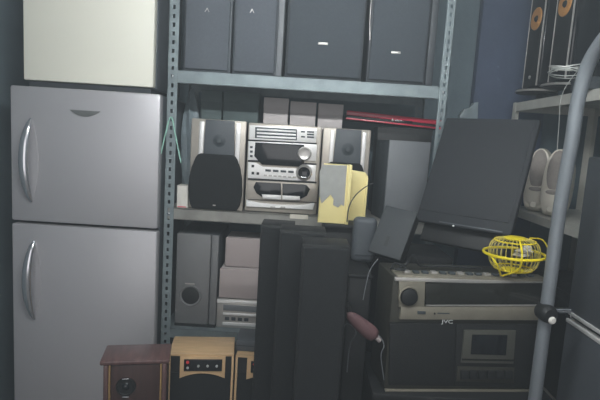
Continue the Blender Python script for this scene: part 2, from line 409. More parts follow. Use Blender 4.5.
for (x, y, q) in ((301, 131, 4), (301, 136, 4), (307, 131.2, 7), (307, 133.8, 7), (307, 136.4, 7)):
    fp('button', 'charcoal', (x, y, x+q, y+1.5), 0.008, pl, 0.0004)
dp = fpoly('display_panel', 'bright_silver', [(248.5, 141), (317, 144.5), (316, 161), (248, 160)], 0.006, st)
fpoly('display', 'gloss_black', [(255.5, 142.3), (304, 144.8), (304, 163), (299, 166.5), (262, 164.5), (254.5, 156)], 0.009, dp, 0.001, label='dark display window')
for y in (146, 150.5, 155): fp('button', 'charcoal', (250.2, y, 252.8, y+2.2), 0.008, dp, 0.0004)
def knob(px, py, r, m, parent, t, ring=None):
    c = P(px, py, D); bm = bmesh.new()
    lathe(bm, [(0, t*0.8), (r*0.55, t*0.82), (r*0.8, t), (r*0.92, t*0.9), (r, 0), (r, -0.004)], facing((c.x, D-0.006, c.z)), 28)
    k = obj('knob', bm, m, parent)
    if ring:
        bm = bmesh.new(); lathe(bm, [(r*0.86, t*1.02), (r*0.9, t*1.1), (r*1.18, 0.004), (r*1.24, -0.002)], facing((c.x, D-0.006, c.z)), 28); obj('knob_ring', bm, ring, k)
    return k
for (ya, yb) in ((139.7, 141), (160.2, 161.8), (178.4, 180), (199.2, 199.8)):
    fpoly('seam', 'black', [(248, ya-0.3), (316.5, ya+3.2), (316.5, yb+3.2), (248, yb-0.3)], 0.0055, st, 0)
knob(304.5, 153.5, 0.031, 'silver', st, 0.016)
cp = fpoly('control_panel', 'bright_silver', [(248, 162), (256, 162.6), (263, 167), (300, 169), (306, 164.5), (316, 165), (315, 181.5), (248, 178)], 0.007, st)
for k in range(4):
    fpoly('button', 'charcoal', [(265.5+k*7.6, 169.1+k*0.45), (271+k*7.6, 169.5+k*0.45), (271+k*7.6, 171.6+k*0.45), (265.5+k*7.6, 171.2+k*0.45)], 0.0095, cp, 0.0004)
for k in range(7): fp('small_button', 'silver', (264+k*4.8, 174.4+k*0.3, 267.2+k*4.8, 176+k*0.3), 0.0095, cp, 0.0004)
for (x, y) in ((253, 166), (253, 173), (258, 173.4)): fp('socket', 'black', (x-1.3, y-1.3, x+1.3, y+1.3), 0.0085, cp, 0.0006)
knob(304, 172.5, 0.030, 'gloss_black', st, 0.02, 'silver')
cs = fpoly('cassette_deck', 'champagne', [(247.8, 180), (315.5, 183.5), (315, 202), (247.5, 199)], 0.005, st)
fpoly('cassette_door', 'gloss_black', [(256, 181.8), (281, 183.2), (281, 197.5), (262, 196.7), (256.5, 193), (253.5, 187)], 0.010, cs, 0.002)
fpoly('cassette_door', 'gloss_black', [(282.5, 183.3), (306, 184.4), (310, 189), (307, 195.5), (301, 198.6), (282.5, 197.6)], 0.010, cs, 0.002)
fpoly('cassette_flap', 'bright_silver', [(262, 194), (281, 195), (281, 199.2), (263, 198.2)], 0.013, cs, 0.001)
fpoly('cassette_flap', 'bright_silver', [(282.5, 195.1), (300, 196), (300, 200), (282.5, 199.3)], 0.013, cs, 0.001)
ch = fpoly('chin', 'chin_white', [(246.5, 199.5), (262, 203.3), (283, 204.6), (303, 204.6), (314.5, 202.8), (313, 209.5), (246.5, 206.2)], 0.012, st, 0.003, label='bright white curved lower strip')
for x in (273, 283): fp('socket', 'silver', (x-2.4, 206.2, x+2.4, 208), 0.0135, ch, 0.0004)

# small white box by the left post
x0, x1, z0, z1 = R(177, 186, 188, 204.5, RD+0.03)
wb = thing('small_carton', 'small white carton on the middle shelf next to the left post', 'box', ((x0+x1)/2, RD+0.07, z2))
B('carton_body', 'white', wb, x0, x1-0.001, RD+0.03, RD+0.1, z2, z1, 0.001); B('lid_flap', 'white', wb, x0-0.001, x1, RD+0.029, RD+0.101, z1, z1+0.002)
bm = bmesh.new(); bm.free()
B('print_strip', 'red', wb, x0+0.004, x1-0.006, RD+0.0292, RD+0.0302, z2+0.002, z2+0.006)

# items at the back of the middle shelf
def back_box(px0, py0, px1, D, depth, m, name, label, cat, group=None, flap=True):
    x0 = X(px0, py0+10, D); x1 = X(px1, py0+10, D); zt = Z((px0+px1)/2, py0, D)
    t = thing(name, label, cat, ((x0+x1)/2, D+depth/2, z2), group)
    B('carton_body', m, t, x0+0.001, x1-0.001, D, D+depth, z2, zt, 0.002)
    if flap:
        B('lid', m, t, x0, x1, D-0.002, D+depth, zt-0.05, zt+0.003, 0.002)
    return t
YK = RD+0.26
back_box(263.5, 98.5, 288.5, YK, 0.09, 'card_beige', 'carton', 'pale carton behind the stereo, leftmost of three in a row', 'box', 'pale cartons behind the stereo')
back_box(290, 102.5, 316, YK, 0.09, 'card_beige', 'carton', 'pale carton behind the stereo, middle of three in a row', 'box', 'pale cartons behind the stereo')
back_box(318, 104.5, 343, YK+0.02, 0.09, 'card_beige', 'carton', 'pale carton behind the stereo, rightmost of three in a row', 'box', 'pale cartons behind the stereo')
back_box(201, 91, 222, YK, 0.09, 'dark_teal', 'dark_carton', 'dark greenish carton behind the left hi-fi speaker, nearer the post', 'box', 'dark cartons behind the left hi-fi speaker')
back_box(223.5, 92.5, 259, YK, 0.09, 'dark_teal', 'dark_carton', 'wider dark greenish carton behind the left hi-fi speaker', 'box', 'dark cartons behind the left hi-fi speaker')
# crumpled bag
c = P(192, 100, RD+0.32); bm = bmesh.new()
bmesh.ops.create_icosphere(bm, subdivisions=3, radius=1)
for v in bm.verts:
    q = v.co.copy(); k = 1+0.14*math.sin(7*q.x+3*q.z)+0.12*math.sin(9*q.y-5*q.z)+random.uniform(-.05, .05)
    zz = (q.z+1)/2
    v.co = Vector((c.x+q.x*0.045*k*(1.1-0.3*zz), c.y+q.y*0.05*k, z2+0.003+max(0, zz)*(c.z+0.055-z2)))
tag(obj('plastic_bag', bm, 'bag'), 'crumpled pale blue plastic bag behind the left hi-fi speaker', 'bag')

# grey box speaker
gy = 2.115
go = Vector((X(387, 175, gy), gy, z2)); yaw = math.radians(9)
gs = thing('box_speaker', 'plain grey box speaker on the middle shelf right of the yellow box', 'speaker', go, rot=(0, 0, yaw))
gw = hit(428, 175, go, yaw)[0]; gh = hit(407, 141, go, yaw)[1]
B('cabinet', 'charcoal', gs, 0, gw, 0.012, 0.19, 0, gh, 0.003, local=True)
B('front_baffle', 'mid_grey', gs, 0.0, gw, 0, 0.013, 0, gh, 0.003, local=True)

# red slim player across
rd0 = P(346, 117, 2.33); rd1 = P(441, 127, 2.33)
zr = rd0.z-0.022
sup = thing('dark_carton', 'tall dark carton behind the grey box speaker', 'box', (0.43, 2.40, z2))
B('carton_body', 'black', sup, X(376, 150, 2.36), X(430, 150, 2.36), 2.345, 2.47, z2, zr-0.018, 0.002)
B('lid', 'black', sup, X(376, 150, 2.36)-0.002, X(430, 150, 2.36)+0.002, 2.343, 2.472, zr-0.04, zr-0.014)
rx1 = rd1.x
pl = thing('slim_player', 'slim red and black player lying above the grey box speaker', 'disc player', ((rd0.x+rx1)/2, 2.42, zr))
B('casing', 'black', pl, rd0.x+0.002, rx1-0.002, 2.335, 2.465, zr, zr+0.038, 0.003)
B('upper_band', 'red', pl, rd0.x, rx1, 2.326, 2.338, zr+0.022, zr+0.044, 0.004)
B('lower_band', 'red', pl, rd0.x, rx1, 2.328, 2.338, zr+0.002, zr+0.010, 0.002)
B('lens_button', 'silver', pl, (rd0.x+rx1)/2-0.012, (rd0.x+rx1)/2-0.002, 2.323, 2.336, zr+0.016, zr+0.026, 0.002)
pl.rotation_euler = (0, math.radians(2.6), 0)
B('front_slot', 'gloss_black', pl, (rd0.x+rx1)/2+0.004, (rd0.x+rx1)/2+0.09, 2.325, 2.336, zr+0.013, zr+0.025, 0.002)

# green cord tied round the left post
bm = bmesh.new(); yq = RD-0.006
k0 = P(171, 117, yq)
tube(bm, smooth_path([P(161, 154, yq), P(165, 136, yq), k0, P(176, 138, yq), P(181, 163, yq)]), 0.003, 6)
cordt = obj('cord', bm, 'green_cord'); tag(cordt, 'pale green cord tied over the left rack post', 'cord')

# ---------------------------------------------------------------- bottom shelf
z3 = s3_top+0.001; D = RD+0.035
x0 = X(175.5, 280, D); x1 = X(217, 280, D); zt = Z(196, 234, D)
sb = thing('subwoofer', 'tall grey subwoofer with round port on the bottom shelf', 'subwoofer', ((x0+x1)/2, D+0.14, z3))
B('cabinet', 'charcoal', sb, x0, x1, D+0.02, D+0.3, z3, zt-0.002, 0.004)
bx1 = X(209.5, 280, D)
B('front_baffle', 'sub_grey', sb, x0, bx1, D, D+0.022, z3+0.012, zt, 0.007)
B('side_strip', 'sub_grey', sb, bx1+0.002, x1, D+0.006, D+0.022, z3+0.012, zt-0.003, 0.004)
B('base', 'black', sb, x0, x1, D+0.003, D+0.02, z3, z3+0.011)
c = P(190.5, 295.5, D); bm = bmesh.new()
lathe(bm, [(0.0, -0.0005), (0.03, -0.0005), (0.040, 0.001), (0.044, 0.004), (0.048, 0.005), (0.052, 0.0)], facing((c.x, D-0.001, c.z)), 32); pr = obj('port', bm, 'sub_grey', sb)
bm = bmesh.new(); disc(bm, (c.x, D-0.0008, c.z), 0.041, 0.002, 32); obj('port_opening', bm, 'black', pr)
fpoly('nameplate', 'silver', [(185, 282.8), (194.5, 283.4), (194.5, 284.6), (185, 284)], 0.002, sb, 0)

D2 = RD+0.05
sx0 = X(216.5, 315, D2); sx1 = X(262, 315, D2); zs = Z(237, 299.5, D2)
ss = thing('silver_stereo', 'silver compact stereo at the bottom of a stack on the bottom shelf', 'stereo', ((sx0+sx1)/2, D2+0.12, z3))
B('body', 'silver', ss, sx0, sx1, D2+0.015, D2+0.24, z3, zs, 0.003)
hh = (zs-z3)
B('front_panel', 'silver', ss, sx0, sx1, D2, D2+0.016, z3, zs, 0.004)
for k, (a, b) in enumerate(((0.10, 0.20), (0.45, 0.53), (0.86, 0.97))): B('trim_bar', 'bright_silver', ss, sx0+0.03*(k < 2), sx1-0.002, D2-0.006, D2+0.001, z3+hh*a, z3+hh*b, 0.002)
B('display', 'mid_grey', ss, sx0+0.03, sx1-0.02, D2-0.003, D2+0.001, z3+hh*0.6, z3+hh*0.8, 0.001)
for k in range(4): B('button', 'charcoal', ss, sx0+0.04+k*0.03, sx0+0.06+k*0.03, D2-0.004, D2+0.001, z3+hh*0.27, z3+hh*0.38, 0.001)
za = Z(238, 269.5, D2); zb_ = Z(240, 239.5, D2)
c1 = thing('pale_speaker', 'pale beige box, middle of the stack on the bottom shelf', 'speaker', ((sx0+sx1)/2, D2+0.1, zs+0.001), 'pale boxes stacked on the silver stereo')
B('cabinet', 'card_beige', c1, sx0+0.008, sx1-0.004, D2+0.018, D2+0.2, zs+0.001, za-0.002, 0.003); B('grille', 'beige_grey', c1, sx0+0.006, sx1-0.002, D2+0.002, D2+0.019, zs+0.004, za, 0.004)
c2 = thing('pale_speaker', 'pale beige box, topmost of the stack on the bottom shelf', 'speaker', ((sx0+sx1)/2, D2+0.12, za+0.001), 'pale boxes stacked on the silver stereo')
B('cabinet', 'card_beige', c2, sx0+0.024, sx1-0.004, D2+0.046, D2+0.2, za+0.001, zb_-0.002, 0.004); B('grille', 'beige_grey', c2, sx0+0.022, sx1-0.002, D2+0.03, D2+0.047, za+0.003, zb_, 0.008)

# ---------------------------------------------------------------- black tower speakers in front
def tower(px0, px1, pyt, D, dep, label):
    x0 = X(px0, 300, D); x1 = X(px1, 300, D); zt = Z((px0+px1)/2, pyt, D)
    t = thing('tower_speaker', label, 'speaker', ((x0+x1)/2, D+dep/2, 0), 'black tower speakers in front of the rack')
    B('cabinet', 'tower', t, x0, x1, D+0.014, D+dep, 0.03, zt, 0.003)
    B('grille', 'black_cloth', t, x0+0.005, x1-0.005, D, D+0.0145, 0.05, zt-0.008, 0.004)
    B('plinth', 'black', t, x0-0.004, x1+0.004, D+0.002, D+dep+0.004, 0, 0.03, 0.003)
    return t
tower(299, 347, 246, 1.36, 0.125, 'black tower speaker nearest the camera, front of three')
tower(276, 322, 231.5, 1.50, 0.12, 'black tower speaker between the other two black towers')
tower(256.5, 290, 226, 1.64, 0.14, 'leftmost of the three black tower speakers, beside the golden wood cabinets')
x0 = X(322, 260, 1.9); x1 = X(372, 260, 1.9); zt = Z(340, 224.5, 1.88)
t4 = thing('dark_cabinet', 'dark cabinet carrying the yellow box, behind the black towers', 'cabinet', ((x0+x1)/2, 1.97, 0))
B('cabinet_body', 'black', t4, x0, x1, 1.9, 2.08, 0.02, zt-0.015, 0.003); B('top_board', 'black', t4, x0-0.004, x1+0.004, 1.875, 2.085, zt-0.015, zt, 0.002); B('plinth', 'black', t4, x0+0.01, x1-0.01, 1.91, 2.07, 0, 0.02)

# yellow box with torn label
YD = 1.89
yb = thing('yellow_box', 'pale yellow box with a torn grey label, in front of the right hi-fi speaker', 'box', (X(335, 222, YD), YD+0.03, zt+0.001))
yx0 = X(319.5, 195, YD); yx1 = X(349.5, 195, YD); yz = Z(336, 164.5, YD)
bm = bmesh.new(); prism(bm, [(yx0, zt+0.001), (yx1, zt+0.001), (yx1, yz), (yx0+0.012, yz), (yx0+0.004, yz-0.02)], YD, YD+0.055, 0.003); obj('box_body', bm, 'yellow', yb)
B('side_lip', 'yellow', yb, yx1-0.012, yx1+0.002, YD-0.01, YD+0.056, zt+0.001, yz+0.002, 0.002)
fpoly('torn_label', 'label_grey', [(322.5, 164.5), (347, 165.5), (344, 206), (341, 204.5), (338, 207.5), (333, 205), (333.5, 199), (330.5, 194.5), (326, 199), (321.5, 203.5), (319.5, 196), (319.5, 172)], 0.003, yb, 0, DD=YD, label='torn grey label')
x0, x1, z0, z1 = R(350, 171, 366.5, 213, 2.0)
y2 = thing('yellow_tray', 'smaller pale yellow plastic piece behind the torn-label yellow box', 'panel', ((x0+x1)/2, 2.01, zt+0.001))
bm = bmesh.new(); prism(bm, [(x0-0.02, zt+0.001), (x1-0.002, zt+0.001), (x1, z1-0.02), (x1-0.012, z1-0.004), (x0, z1+0.002), (x0-0.02, z1)], 1.99, 2.02, 0.004); obj('panel_body', bm, 'yellow', y2)
B('rim', 'yellow', y2, x1-0.008, x1+0.001, 1.984, 2.022, zt+0.001, z1-0.025, 0.002)
bm = bmesh.new(); tube(bm, smooth_path([P(347, 222, YD-0.016), P(349, 207, YD-0.02), P(355, 196, YD-0.01), P(364, 188, YD), P(373, 183, YD+0.01)]), 0.0022, 6)
tag(obj('thin_cable', bm, 'wire_black'), 'thin dark cable curving up past the yellow box', 'cable')

# ---------------------------------------------------------------- wooden speakers at the bottom
def trap_top(bm, x0, x1, y0, y1, z0, z1, b): box(bm, x0, x1, y0, y1, z0, z1, b)
D = 1.58
x0 = X(97, 380, D); x1 = X(161, 380, D); zt = Z(133, 360.5, D)
ws = thing('walnut_speaker', 'dark reddish-brown wooden speaker in front of the grey fridge', 'speaker', ((x0+x1)/2, D+0.1, 0))
B('cabinet', 'walnut_dark', ws, x0+0.004, x1-0.004, D+0.012, D+0.125, 0, zt-0.014, 0.003)
bm = bmesh.new(); box(bm, x0-0.006, x1+0.003, D-0.002, D+0.135, zt-0.016, zt, 0.005); obj('top_board', bm, 'walnut', ws)
for s in (0, 1):
    xx = x0+0.006 if s == 0 else x1-0.022
    B('corner_post', 'walnut', ws, xx, xx+0.016, D-0.001, D+0.02, 0, zt-0.016, 0.005)
    xt = x0+0.023 if s == 0 else x1-0.029
    B('gold_line', 'gold_trim', ws, xt, xt+0.006, D+0.002, D+0.014, 0, zt-0.017, 0.001)
fr_ = B('front_baffle', 'walnut_dark', ws, x0+0.03, x1-0.03, D+0.004, D+0.013, 0.01, zt-0.018, 0.001)
c = P(120, 386, D); bm = bmesh.new()
lathe(bm, [(0, 0.001), (0.026, 0.002), (0.028, 0.006), (0.032, 0.006), (0.034, 0)], facing((c.x, D+0.003, c.z)), 28); tw = obj('tweeter', bm, 'black', ws)
bm = bmesh.new(); lathe(bm, [(0, 0.009), (0.008, 0.007), (0.013, 0.002), (0.013, 0)], facing((c.x, D+0.003, c.z)), 20); obj('dome', bm, 'gloss_black', tw)
for dy in (-8.5, 9.5):
    q = P(120, 386+dy, D); B('clip', 'chrome', tw, q.x-0.011, q.x+0.011, D-0.006, D+0.003, q.z-0.002, q.z+0.002, 0.001)
c = (x0+x1)/2; bm = bmesh.new(); lathe(bm, [(0, -0.0), (0.02, 0.006), (0.06, 0.004), (0.07, 0.008), (0.078, 0.0)], facing((c, D+0.003, zt-0.32)), 32); obj('woofer', bm, 'black', ws)

ws.rotation_euler = (0, 0, math.radians(12))
def maple_speaker(px0, px1, pyt, D, dep, label, yaw=0):
    x0 = X(px0, 372, D); x1 = X(px1, 372, D); zt = Z((px0+px1)/2, pyt, D); w_ = x1-x0
    t = thing('maple_speaker', label, 'speaker', ((x0+x1)/2, D+dep/2, 0), 'golden wood speakers below the bottom shelf')
    B('cabinet', 'maple', t, x0, x1, D+0.008, D+dep, 0, zt, 0.003)
    B('front_baffle', 'black', t, x0+0.009, x1-0.009, D+0.004, D+0.02, 0.02, zt-0.008)
    for s in (0, 1):
        xx = x0 if s == 0 else x1-0.009
        B('edge_strip', 'maple', t, xx, xx+0.009, D, D+0.01, 0, zt-0.009, 0.001)
    B('top_edge', 'maple', t, x0, x1, D, D+0.01, zt-0.009, zt-0.0005, 0.001)
    B('grille', 'black_cloth', t, x0+0.011, x1-0.011, D-0.001, D+0.006, 0.03, zt-0.075, 0.003)
    # centre fascia with arched lower edge
    f0, f1 = x0+w_*0.18, x1-w_*0.13; bm = bmesh.new(); n = 14; zb = zt-0.098
    poly = [(f0, zt-0.009), (f0, zb)]+[(f0+(f1-f0)*i/n, zb+0.021*(1-(2*i/n-1)**2)+0.0) for i in range(1, n)]+[(f1, zb), (f1, zt-0.009)]
    prism(bm, poly, D-0.006, D+0.008, 0.001); fa = obj('fascia', bm, 'maple', t)
    p0, p1 = f0+(f1-f0)*0.09, f1-(f1-f0)*0.07; pz1, pz0 = zt-0.018, zt-0.066
    cpn = B('control_panel', 'gloss_black', t, p0, p1, D-0.010, D-0.005, pz0, pz1, 0.001)
    bm = bmesh.new(); disc(bm, (p0+0.014, D-0.010, pz1-0.011), 0.006, 0.003, 12); obj('red_light', bm, 'red_led', cpn)
    for a, zz in ((0.1, pz0+0.014), (0.38, pz0+0.022), (0.62, pz0+0.022), (0.86, pz0+0.022)):
        bm = bmesh.new(); disc(bm, (p0+(p1-p0)*a, D-0.010, zz), 0.005, 0.004, 12); obj('knob', bm, 'wire_grey', cpn)
    t.rotation_euler = (0, 0, math.radians(yaw))
    return t, x0, x1, zt
maple_speaker(166, 230.5, 354, 1.80, 0.17, 'golden wood speaker with full control panel, beside the walnut one', 7)
t, gx0, gx1, gzt = maple_speaker(235, 300, 357, 1.83, 0.17, 'golden wood speaker half hidden behind the black towers')
bk0 = X(236, 345, 1.88)
bb = thing('black_adapter', 'flat black box lying on the half-hidden golden wood speaker', 'box', (bk0+0.06, 1.93, gzt))
B('case', 'dark_grey', bb, bk0, bk0+0.15, 1.865, 1.995, gzt, gzt+0.048, 0.006); B('seam', 'black', bb, bk0-0.0005, bk0+0.1505, 1.8645, 1.9955, gzt+0.024, gzt+0.026)

# ---------------------------------------------------------------- radio cassette (boombox)
BO = P(384, 391.5, 1.50); byaw = math.radians(6.5)
bo = thing('radio_cassette', 'old dark radio cassette player with silver dial strip under the yellow cage', 'radio cassette', BO, rot=(0, 0, byaw))
def bl(px, py): return hit(px, py, BO, byaw)
bwid = bl(546, 330)[0]; bht = bl(462, 279)[1]; bdep = 0.19
B('body', 'olive_body', bo, 0, bwid, 0.008, bdep, 0, bht, 0.008, local=True)
def bp(name, m, pts, t0, parent=None, bev=0.001, t1=0.009, label=None):
    bm = bmesh.new(); prism(bm, [bl(a, b) for a, b in pts], -t0, t1, bev); return obj(name, bm, m, parent or bo, True, label)
B('bottom_trim', 'boom_silver', bo, 0.004, bwid-0.004, -0.002, 0.012, 0.0, 0.006, 0.001, local=True)
td = B('top_panel', 'boom_silver', bo, 0.012, bwid-0.004, 0.006, 0.075, bht-0.004, bht+0.004, 0.002, local=True)
for k in range(15):
    q = 0.045+k*(bwid-0.08)/15
    B('key', 'charcoal' if k % 3 else 'silver', td, q, q+0.020, 0.030, 0.052, bht+0.004, bht+0.012, 0.002, local=True)
B('top_rail', 'silver', bo, 0.004, bwid-0.002, 0.0, 0.012, bht-0.014, bht-0.002, 0.002, local=True)
sp = bp('dial_strip', 'boom_silver', [(401, 306.5), (544, 306), (544, 320), (399.5, 319)], 0.004)
bp('dial_surround', 'boom_silver', [(399, 281.5), (425, 281.5), (424, 308), (399, 307)], 0.003)
bp('dial_window', 'boom_dial', [(426, 283.5), (545, 283), (545, 304.5), (425, 304.5)], 0.003)
bp('dial_line', 'silver', [(426, 304.5), (545, 304.2), (545, 305.4), (426, 305.6)], 0.005, bev=0)
s, z = bl(408.5, 296.5); bm = bmesh.new()
lathe(bm, [(0, 0.012), (0.022, 0.013), (0.027, 0.010), (0.029, -0.002)], facing((s, -0.002, z)), 28); kb = obj('knob', bm, 'black', bo, True)
bm = bmesh.new(); lathe(bm, [(0.0285, 0.002), (0.031, 0.005), (0.034, 0.004), (0.036, -0.001)], facing((s, -0.002, z)), 28); obj('knob_ring', bm, 'boom_silver', kb, True)
bp('switch', 'charcoal', [(417, 310.5), (425, 310.8), (425, 313.6), (417, 313.4)], 0.007, sp)
s, z = bl(434, 313); bm = bmesh.new(); disc(bm, (s, -0.004, z), 0.003, 0.003, 12); obj('switch', bm, 'black', sp, True)
bp('strip_lettering', 'charcoal', [(437, 312.2), (449, 312.5), (449, 313.6), (437, 313.3)], 0.0045, sp, 0)
bp('front_grille', 'boom_grille', [(390, 323), (456, 324), (454, 386), (389, 385)], 0.002, bev=0.002)
bp('front_recess', 'boom_grille', [(456.5, 324), (542, 325), (541, 388), (454.5, 386)], 0.001, bev=0.001)
s, z = bl(447, 321.3)
text('lettering', 'JVC', 0.017, 'lettering', bo, Matrix.Translation((s, -0.0035, z-0.0005)) @ FACE @ Matrix.Scale(1.45, 4, (1, 0, 0)))
cd_ = bp('cassette_door', 'boom_door', [(463.5, 329.5), (515, 330), (512.5, 363), (460.5, 362)], 0.008, bev=0.003)
bp('cassette_window', 'gloss_black', [(471, 333.5), (506, 334), (504.5, 354), (469.5, 353)], 0.010, cd_, 0.001)
bp('door_lip', 'boom_dial', [(461, 357.5), (512.5, 358.5), (512.4, 360), (461, 359)], 0.0095, cd_, 0)
ky = bp('key_panel', 'olive_body', [(457, 366), (514, 367.5), (513, 383), (456, 381)], 0.005, bev=0.002)
for k in range(6):
    a = 459.5+k*8.8; bp('key', 'black', [(a, 369.5), (a+7.6, 369.7), (a+7.5, 377.5), (a-0.2, 377.3)], 0.014, ky, 0.002)
# stand below
stx0 = BO.x-0.02
sd = thing('dark_stand', 'black cabinet under the radio cassette player', 'cabinet', (BO.x+0.27, 1.66, 0))
B('cabinet_body', 'black', sd, BO.x-0.03, BO.x+0.56, 1.515, 1.80, 0.02, BO.z-0.022, 0.003); B('top_board', 'black', sd, BO.x-0.04, BO.x+0.57, 1.485, 1.805, BO.z-0.022, BO.z-0.0005, 0.003); B('plinth', 'black', sd, BO.x-0.02, BO.x+0.55, 1.53, 1.79, 0, 0.02)

# flat panel leaning above the boombox
ztop = BO.z+bht+0.004
k_ = 0.955
BL = Vector((0.452*k_, 1.95*k_, ztop+0.016)); 
TL = P(455.5, 118, 2.03)
phi = math.radians(40); wd = Vector((math.cos(phi), -math.sin(phi), 0))
upv = TL-BL; H = upv.length; upv.normalize(); nb = wd.cross(upv); nb.normalize()
if nb.y < 0: nb = -nb
upv = nb.cross(wd); upv = upv if upv.z > 0 else -upv
# width from the top right corner
best = min((abs((lambda q: (q-0.5))(0)), 0) for _ in range(1))
def proj(p):
    q = CM.transposed() @ (p-Vector((0, 0, CAMZ))); return 300+F*q.x/-q.z, 200-F*q.y/-q.z
Wd = 0.2
while proj(BL+upv*H+wd*Wd)[0] < 540.5: Wd += 0.002
Mt = Matrix((( wd.x, nb.x, upv.x, BL.x), (wd.y, nb.y, upv.y, BL.y), (wd.z, nb.z, upv.z, BL.z), (0, 0, 0, 1)))
tv = bpy.data.objects.new('flat_screen', None); C.objects.link(tv); tv.matrix_world = Mt
tag(tv, 'large flat black screen leaning back behind the yellow cage on the radio cassette', 'screen')
B('casing', 'tv_black', tv, 0, Wd, 0, 0.03, 0.12, H, 0.006, local=True)
B('rear_cover', 'black', tv, 0.04, Wd-0.04, 0.03, 0.05, 0.17, H-0.06, 0.01, local=True)
B('screen_panel', 'tv_black', tv, 0.010, Wd-0.016, -0.003, 0.004, 0.165, H-0.012, 0.001, local=True)
B('stand_block', 'black', tv, 0.02, Wd-0.02, 0.045, 0.07, 0.058, 0.16, 0.004, local=True)
Mi = Mt.inverted(); dl = Mi.to_3x3() @ ray(453.5, 226); ol = Mi @ Vector((0, 0, CAMZ)); tt = -ol.y/dl.y; pl_ = ol+dl*tt
bm = bmesh.new(); disc(bm, (pl_.x, 0.0, pl_.z), 0.004, 0.004, 12); obj('indicator_light', bm, 'lettering', tv, True, label='tiny pale indicator light')
B('bezel_trim', 'dark_grey', tv, 0.10, Wd-0.03, -0.002, 0.004, 0.126, 0.131, 0.0005, local=True)
# box that carries its left foot
cb = thing('black_carton', 'black box behind the radio cassette, under the leaning screen', 'box', (0.44, 1.92, 0))
B('carton_body', 'black', cb, 0.33, 0.60, 1.812, 2.06, 0, ztop-0.012, 0.003); B('lid', 'black', cb, 0.328, 0.602, 1.810, 2.062, ztop-0.05, ztop-0.004, 0.002)

# grey tilted speaker left of the screen
g0 = P(386, 207, 1.79); g1 = P(418, 214, 1.73); g2 = P(401, 261, 1.65); g3 = P(367, 254, 1.71)
upg = ((g0-g3)+(g1-g2))/2; hg = upg.length; upg.normalize(); wg = ((g1-g0)+(g2-g3))/2; wgl = wg.length; wg = (wg-upg*wg.dot(upg)).normalized(); ng = wg.cross(upg); ng = ng if ng.y > 0 else -ng
Mg = Matrix(((wg.x, ng.x, upg.x, g3.x), (wg.y, ng.y, upg.y, g3.y), (wg.z, ng.z, upg.z, g3.z), (0, 0, 0, 1)))
tg = bpy.data.objects.new('tilted_speaker', None); C.objects.link(tg); tg.matrix_world = Matrix.Translation((0, 0, 0.012)) @ Mg
tag(tg, 'small dark grey speaker leaning back left of the black screen', 'speaker')
B('front_baffle', 'tilt_grey', tg, 0, wgl, 0, 0.012, 0, hg, 0.005, local=True)
B('cabinet', 'black', tg, 0.003, wgl-0.003, 0.011, 0.075, 0.012, hg-0.003, 0.008, local=True)
B('port_slot', 'black', tg, 0.05, 0.062, -0.001, 0.004, 0.035, 0.075, 0.0, local=True)
# rounded dark tub further left
x0, x1, z0, z1 = R(352, 217, 376, 262, 1.84)
bm = bmesh.new(); box(bm, x0, x1, 1.822, 1.87, z0, z1, 0.022, 5)
tub = thing('plastic_housing', 'rounded dark grey plastic housing between the towers and the tilted speaker', 'housing', ((x0+x1)/2, 1.84, z0)); obj('shell', bm, 'dark_grey', tub); B('rim', 'charcoal', tub, x0+0.012, x1-0.012, 1.817, 1.823, z0+0.03, z0+0.036, 0.001)
# dark box under it
ub = thing('black_crate', 'black crate in the dark gap between the towers and the radio cassette', 'box', ((x0+x1)/2, 1.75, 0))
B('crate_body', 'black', ub, x0-0.02, BO.x-0.046, 1.66, 1.868, 0, z0-0.012, 0.004); B('rim', 'black', ub, x0-0.024, BO.x-0.042, 1.656, 1.872, z0-0.014, z0-0.001, 0.003)

# mauve elongated pad and cables in the gap
a, b = P(347, 313, 1.53), P(377, 338, 1.53); dirv = (b-a); Lm = dirv.length; dirv.normalize(); sd_ = Vector((0, 1, 0)); nn = dirv.cross(sd_)
bm = bmesh.new(); rings = []
for i in range(15):
    t = i/14; k = max(0.0, 1-(2*t-1)**4)**0.5*(0.62+0.38*t); c = a+dirv*Lm*t
    rings.append([bm.verts.new(c+(nn*0.03*math.cos(q)+sd_*0.02*math.sin(q))*max(k, 0.05)) for q in [2*math.pi*j/14 for j in range(14)]])
for r0, r1 in zip(rings, rings[1:]):
    for j in range(14): bm.faces.new((r0[j], r0[(j+1) % 14], r1[(j+1) % 14], r1[j]))
bm.faces.new(rings[0]); bm.faces.new(rings[-1])
mp_ = thing('mauve_handle', 'dull mauve rounded handle among the cables left of the radio cassette', 'handle', a); obj('grip', bm, 'mauve', mp_)
bm = bmesh.new(); q = b-dirv*0.002; tube(bm, [q, q+dirv*0.016], 0.009, 10); obj('tip', bm, 'beige_grey', mp_)
bm = bmesh.new(); tube(bm, [a+dirv*0.02, a+dirv*0.02+Vector((0, 0.132, 0.0))], 0.006, 8); obj('peg', bm, 'black', mp_)
def cable(name, pts, r, m, label, cat='cable', group=None):
    bm = bmesh.new(); tube(bm, smooth_path(pts, 6), r, 6); return tag(obj(name, bm, m), label, cat, group)
cable('loose_cable', [P(363, 300, 1.58), P(366, 285, 1.6), P(370, 270, 1.62), P(378, 259, 1.66)], 0.0014, 'mid_grey', 'thin grey cable rising above the mauve handle')
cable('loose_cable', [P(342, 330, 1.56), P(346, 324, 1.56), P(352, 326, 1.57), P(356, 333, 1.57), P(350, 345, 1.58), P(347, 372, 1.6)], 0.002, 'mid_grey', 'pale looped cable just below the mauve handle')
cable('loose_cable', [P(376, 333, 1.55), P(381, 338, 1.52), P(384, 346, 1.49), P(381, 356, 1.49), P(384, 380, 1.5)], 0.0016, 'mid_grey', 'pale cable hanging at the left end of the radio cassette')
zt_ = ztop+0.006
